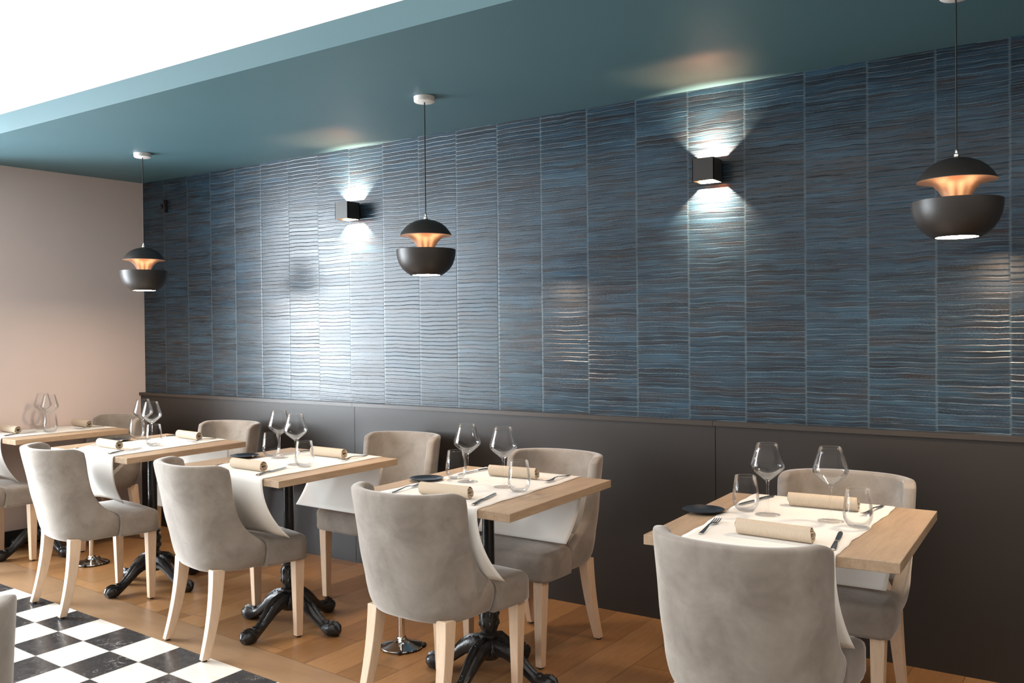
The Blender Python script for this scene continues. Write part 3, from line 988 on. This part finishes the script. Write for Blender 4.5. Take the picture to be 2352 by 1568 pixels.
# ------------------------------------------------------------------ pendant lamps
PS = 0.79
def make_pendant(label, x, y, zb):
    """zb: height of the bottom rim above the floor"""
    t = thing('pendant_lamp', label, 'pendant lamp', (x, y, zb), 0, 'black and copper pendant lamps')
    # lower bowl, thick shell
    out = [(.092, 0.0), (.112, .012), (.138, .034), (.157, .062), (.169, .095), (.1745, .125), (.1755, .150)]
    inn = [(r - .003, z + .001) for r, z in out[::-1]]
    bm = bmesh.new(); lathe(bm, out + [(.1740, .1512)] + inn[1:-1] + [(.086, .006), (.082, .0)], 72, close=True)
    link('bowl', bm, LAMPB, t, ang=50)
    bm = bmesh.new(); lathe(bm, [(0, .0015), (.0805, .0015), (.0815, .003), (.0815, .009), (0, .010)], 48)
    link('diffuser', bm, DIFFUSER, t)
    bm = bmesh.new(); lathe(bm, [(0, .011), (.088, .011), (.092, .018), (.060, .034), (0, .034)], 40)
    link('diffuser_block', bm, WHITEP, t)  # unseen disc, added to keep the diffuser from lighting the copper above
    # upper cap
    cap = [(.1535, .235), (.150, .243), (.138, .262), (.118, .286), (.092, .306), (.060, .320), (.030, .3275), (.012, .329), (.012, .333), (0, .333)]
    bm = bmesh.new(); lathe(bm, [(.151, .2345)] + cap, 72)
    inn = [(r - .003, z - .003) for r, z in cap[1:7]]
    link('cap', bm, LAMPB, t, ang=50)
    # copper reflector: underside dish running into a trumpet neck
    tr = [(.1535, .2345), (.1545, .2325), (.1515, .2330), (.138, .2335), (.115, .2290), (.092, .2170), (.072, .1980), (.057, .1740), (.047, .1480), (.042, .1200), (.040, .085), (.052, .060), (0, .060)]
    bm = bmesh.new(); lathe(bm, tr, 72)
    link('reflector', bm, COPPER, t, ang=60)
    bm = bmesh.new(); lathe(bm, [(.011, .333), (.011, .343), (.007, .347), (.007, .362), (.0035, .368), (0, .368)], 20)
    link('cord_grip', bm, STEEL, t)
    top = CZ - zb
    for c in t.children:
        c.data.transform(Matrix.Scale(PS, 4))
    bm = bmesh.new()
    tube(bm, [(0, 0, .365 * PS), (0, 0, top - .02)], .0028, 8)
    link('cord', bm, CORD, t)
    bm = bmesh.new(); lathe(bm, [(0, top - .026), (.045, top - .026), (.049, top - .023), (.050, top - .001), (0, top - .001)], 40)
    rs = link('ceiling_rose', bm, WHITEP, t, ang=40)
    bm = bmesh.new(); bmesh.ops.create_icosphere(bm, subdivisions=1, radius=.0035, matrix=Matrix.Translation((.041, -.028, top - .012)))
    link('screw', bm, STEEL, rs)
    # the lamp's own light, inside the bowl around the neck
    for k in range(6):
        a = YAW + PI / 6 + k * PI / 3
        q = lamp('bulb_light', 'POINT', (.10 * PS * math.cos(a), .10 * PS * math.sin(a), .09 * PS), 0.11, (1.0, 0.68, 0.42), shadow_soft_size=.03)
        q.parent = t
    return t
make_pendant('smallest-looking black pendant lamp, in front of the corner of the pink wall', 1.03, -.65, 1.630)
make_pendant('middle black and copper pendant lamp hanging from a white ceiling rose', 3.25, -.65, 1.628)
make_pendant('largest black and copper pendant lamp at the right edge', 5.505, -.65, 1.655)

# ------------------------------------------------------------------ wall lamps
def make_sconce(label, x, z):
    t = thing('wall_lamp', label, 'wall lamp', (x, 0, z), 0, 'cube wall lamps with up and down beams')
    bm = bmesh.new()
    h = .05; w_ = .003
    for x0, x1, y0, y1 in ((-h, -h + w_, -.12, -.02), (h - w_, h, -.12, -.02), (-h, h, -.12, -.12 + w_), (-h, h, -.02 - w_, -.02)):
        box(bm, x0, x1, y0, y1, -h, h)
    link('housing', bm, SCON, t, smooth=False)
    bm = bmesh.new()
    g = .0005
    for x0, x1, y0, y1 in ((-h + w_, -h + w_ + g, -.117, -.023), (h - w_ - g, h - w_, -.117, -.023), (-h + w_, h - w_, -.117, -.117 + g), (-h + w_, h - w_, -.023 - g, -.023)):
        box(bm, x0, x1, y0, y1, -h + .003, h - .003)
    box(bm, -h + w_, h - w_, -.117, -.023, -.0008, .0008)
    link('reflector', bm, SCONIN, t, smooth=False)
    link('wall_mount', bxm(-.038, .038, -.02, -.0005, -.04, .04, .002), SCON, t)
    for s in (-1, 1):
        bm = bmesh.new(); lathe(bm, [(0, s * .001), (.016, s * .001), (.014, s * .003), (0, s * .0035)], 24, off=(0, -.07, 0))
        link('lens', bm, LED, t)
        q = lamp('led_light', 'SPOT', (0, -.07, s * .006), 105.0, (1.0, 0.74, 0.52), shadow_soft_size=.006, spot_size=R(124), spot_blend=0.9)
        q.rotation_euler = Vector((0, math.sin(R(54)), s * math.cos(R(54)))).to_track_quat('-Z', 'Y').to_euler()
        q.parent = t
        g_ = lamp('added_orange_spot', 'SPOT', (0, -.07, s * .006), 13.0, (1.0, 0.42, 0.20), shadow_soft_size=.008, spot_size=R(84), spot_blend=1.0)  # second spot, added to tint the ceiling orange beyond the main beam
        g_.rotation_euler = Vector((0, -math.sin(R(26)), s * math.cos(R(26)))).to_track_quat('-Z', 'Y').to_euler()
        g_.parent = t
    return t
make_sconce('black cube wall lamp on the left, between the corner and the middle pendant', 2.170, 2.077)
make_sconce('black cube wall lamp on the right with a bright beam above and below', 4.406, 2.073)

# small black sensor high in the corner
t = thing('wall_sensor', 'small black fixture high on the blue wall near the corner', 'sensor', (0.315, 0, 2.27), 0)
link('backplate', bxm(.012, .024, -.03, -.0006, -.045, .045, .003), SCON, t)
bm = bmesh.new(); lathe(bm, [(0, 0), (.014, 0), (.016, .004), (.016, .022), (.012, .03), (0, .032)], 24)
for v in bm.verts:
    v.co = Vector((v.co.x - .02, -v.co.z - .0006, v.co.y))
link('knob', bm, PLATE, t)

# ------------------------------------------------------------------ chrome floor stands
def make_stand(label, x, y):
    t = thing('floor_stand', label, 'stand', (x, y, 0), 0, 'chrome floor stands between tables')
    bm = bmesh.new(); lathe(bm, [(0, .004), (.088, .004), (.093, .007), (.092, .011), (.070, .018), (.040, .026), (.024, .036), (.019, .048), (0, .048)], 56)
    link('base', bm, CHROME, t)
    bm = bmesh.new(); lathe(bm, [(0, .046), (.0145, .046), (.0145, .58), (.017, .585), (.017, .60), (.010, .612), (0, .615)], 32)
    link('pole', bm, CHROME, t)
    for k in range(4):
        a = k * PI / 2 + 0.62
        bm = bmesh.new(); bmesh.ops.create_icosphere(bm, subdivisions=2, radius=.011, matrix=Matrix.Translation((.096 * math.cos(a), .096 * math.sin(a), .011)))
        link('rubber_foot', bm, RUBBER, t)
    return t
s0 = make_stand('chrome pole on a round chrome base beside the chair second from the right', 3.37, -.985)
dup(s0, 'chrome pole on a round chrome base beneath the left chair with the whitened side', (0.85, -.905, 0), 0)
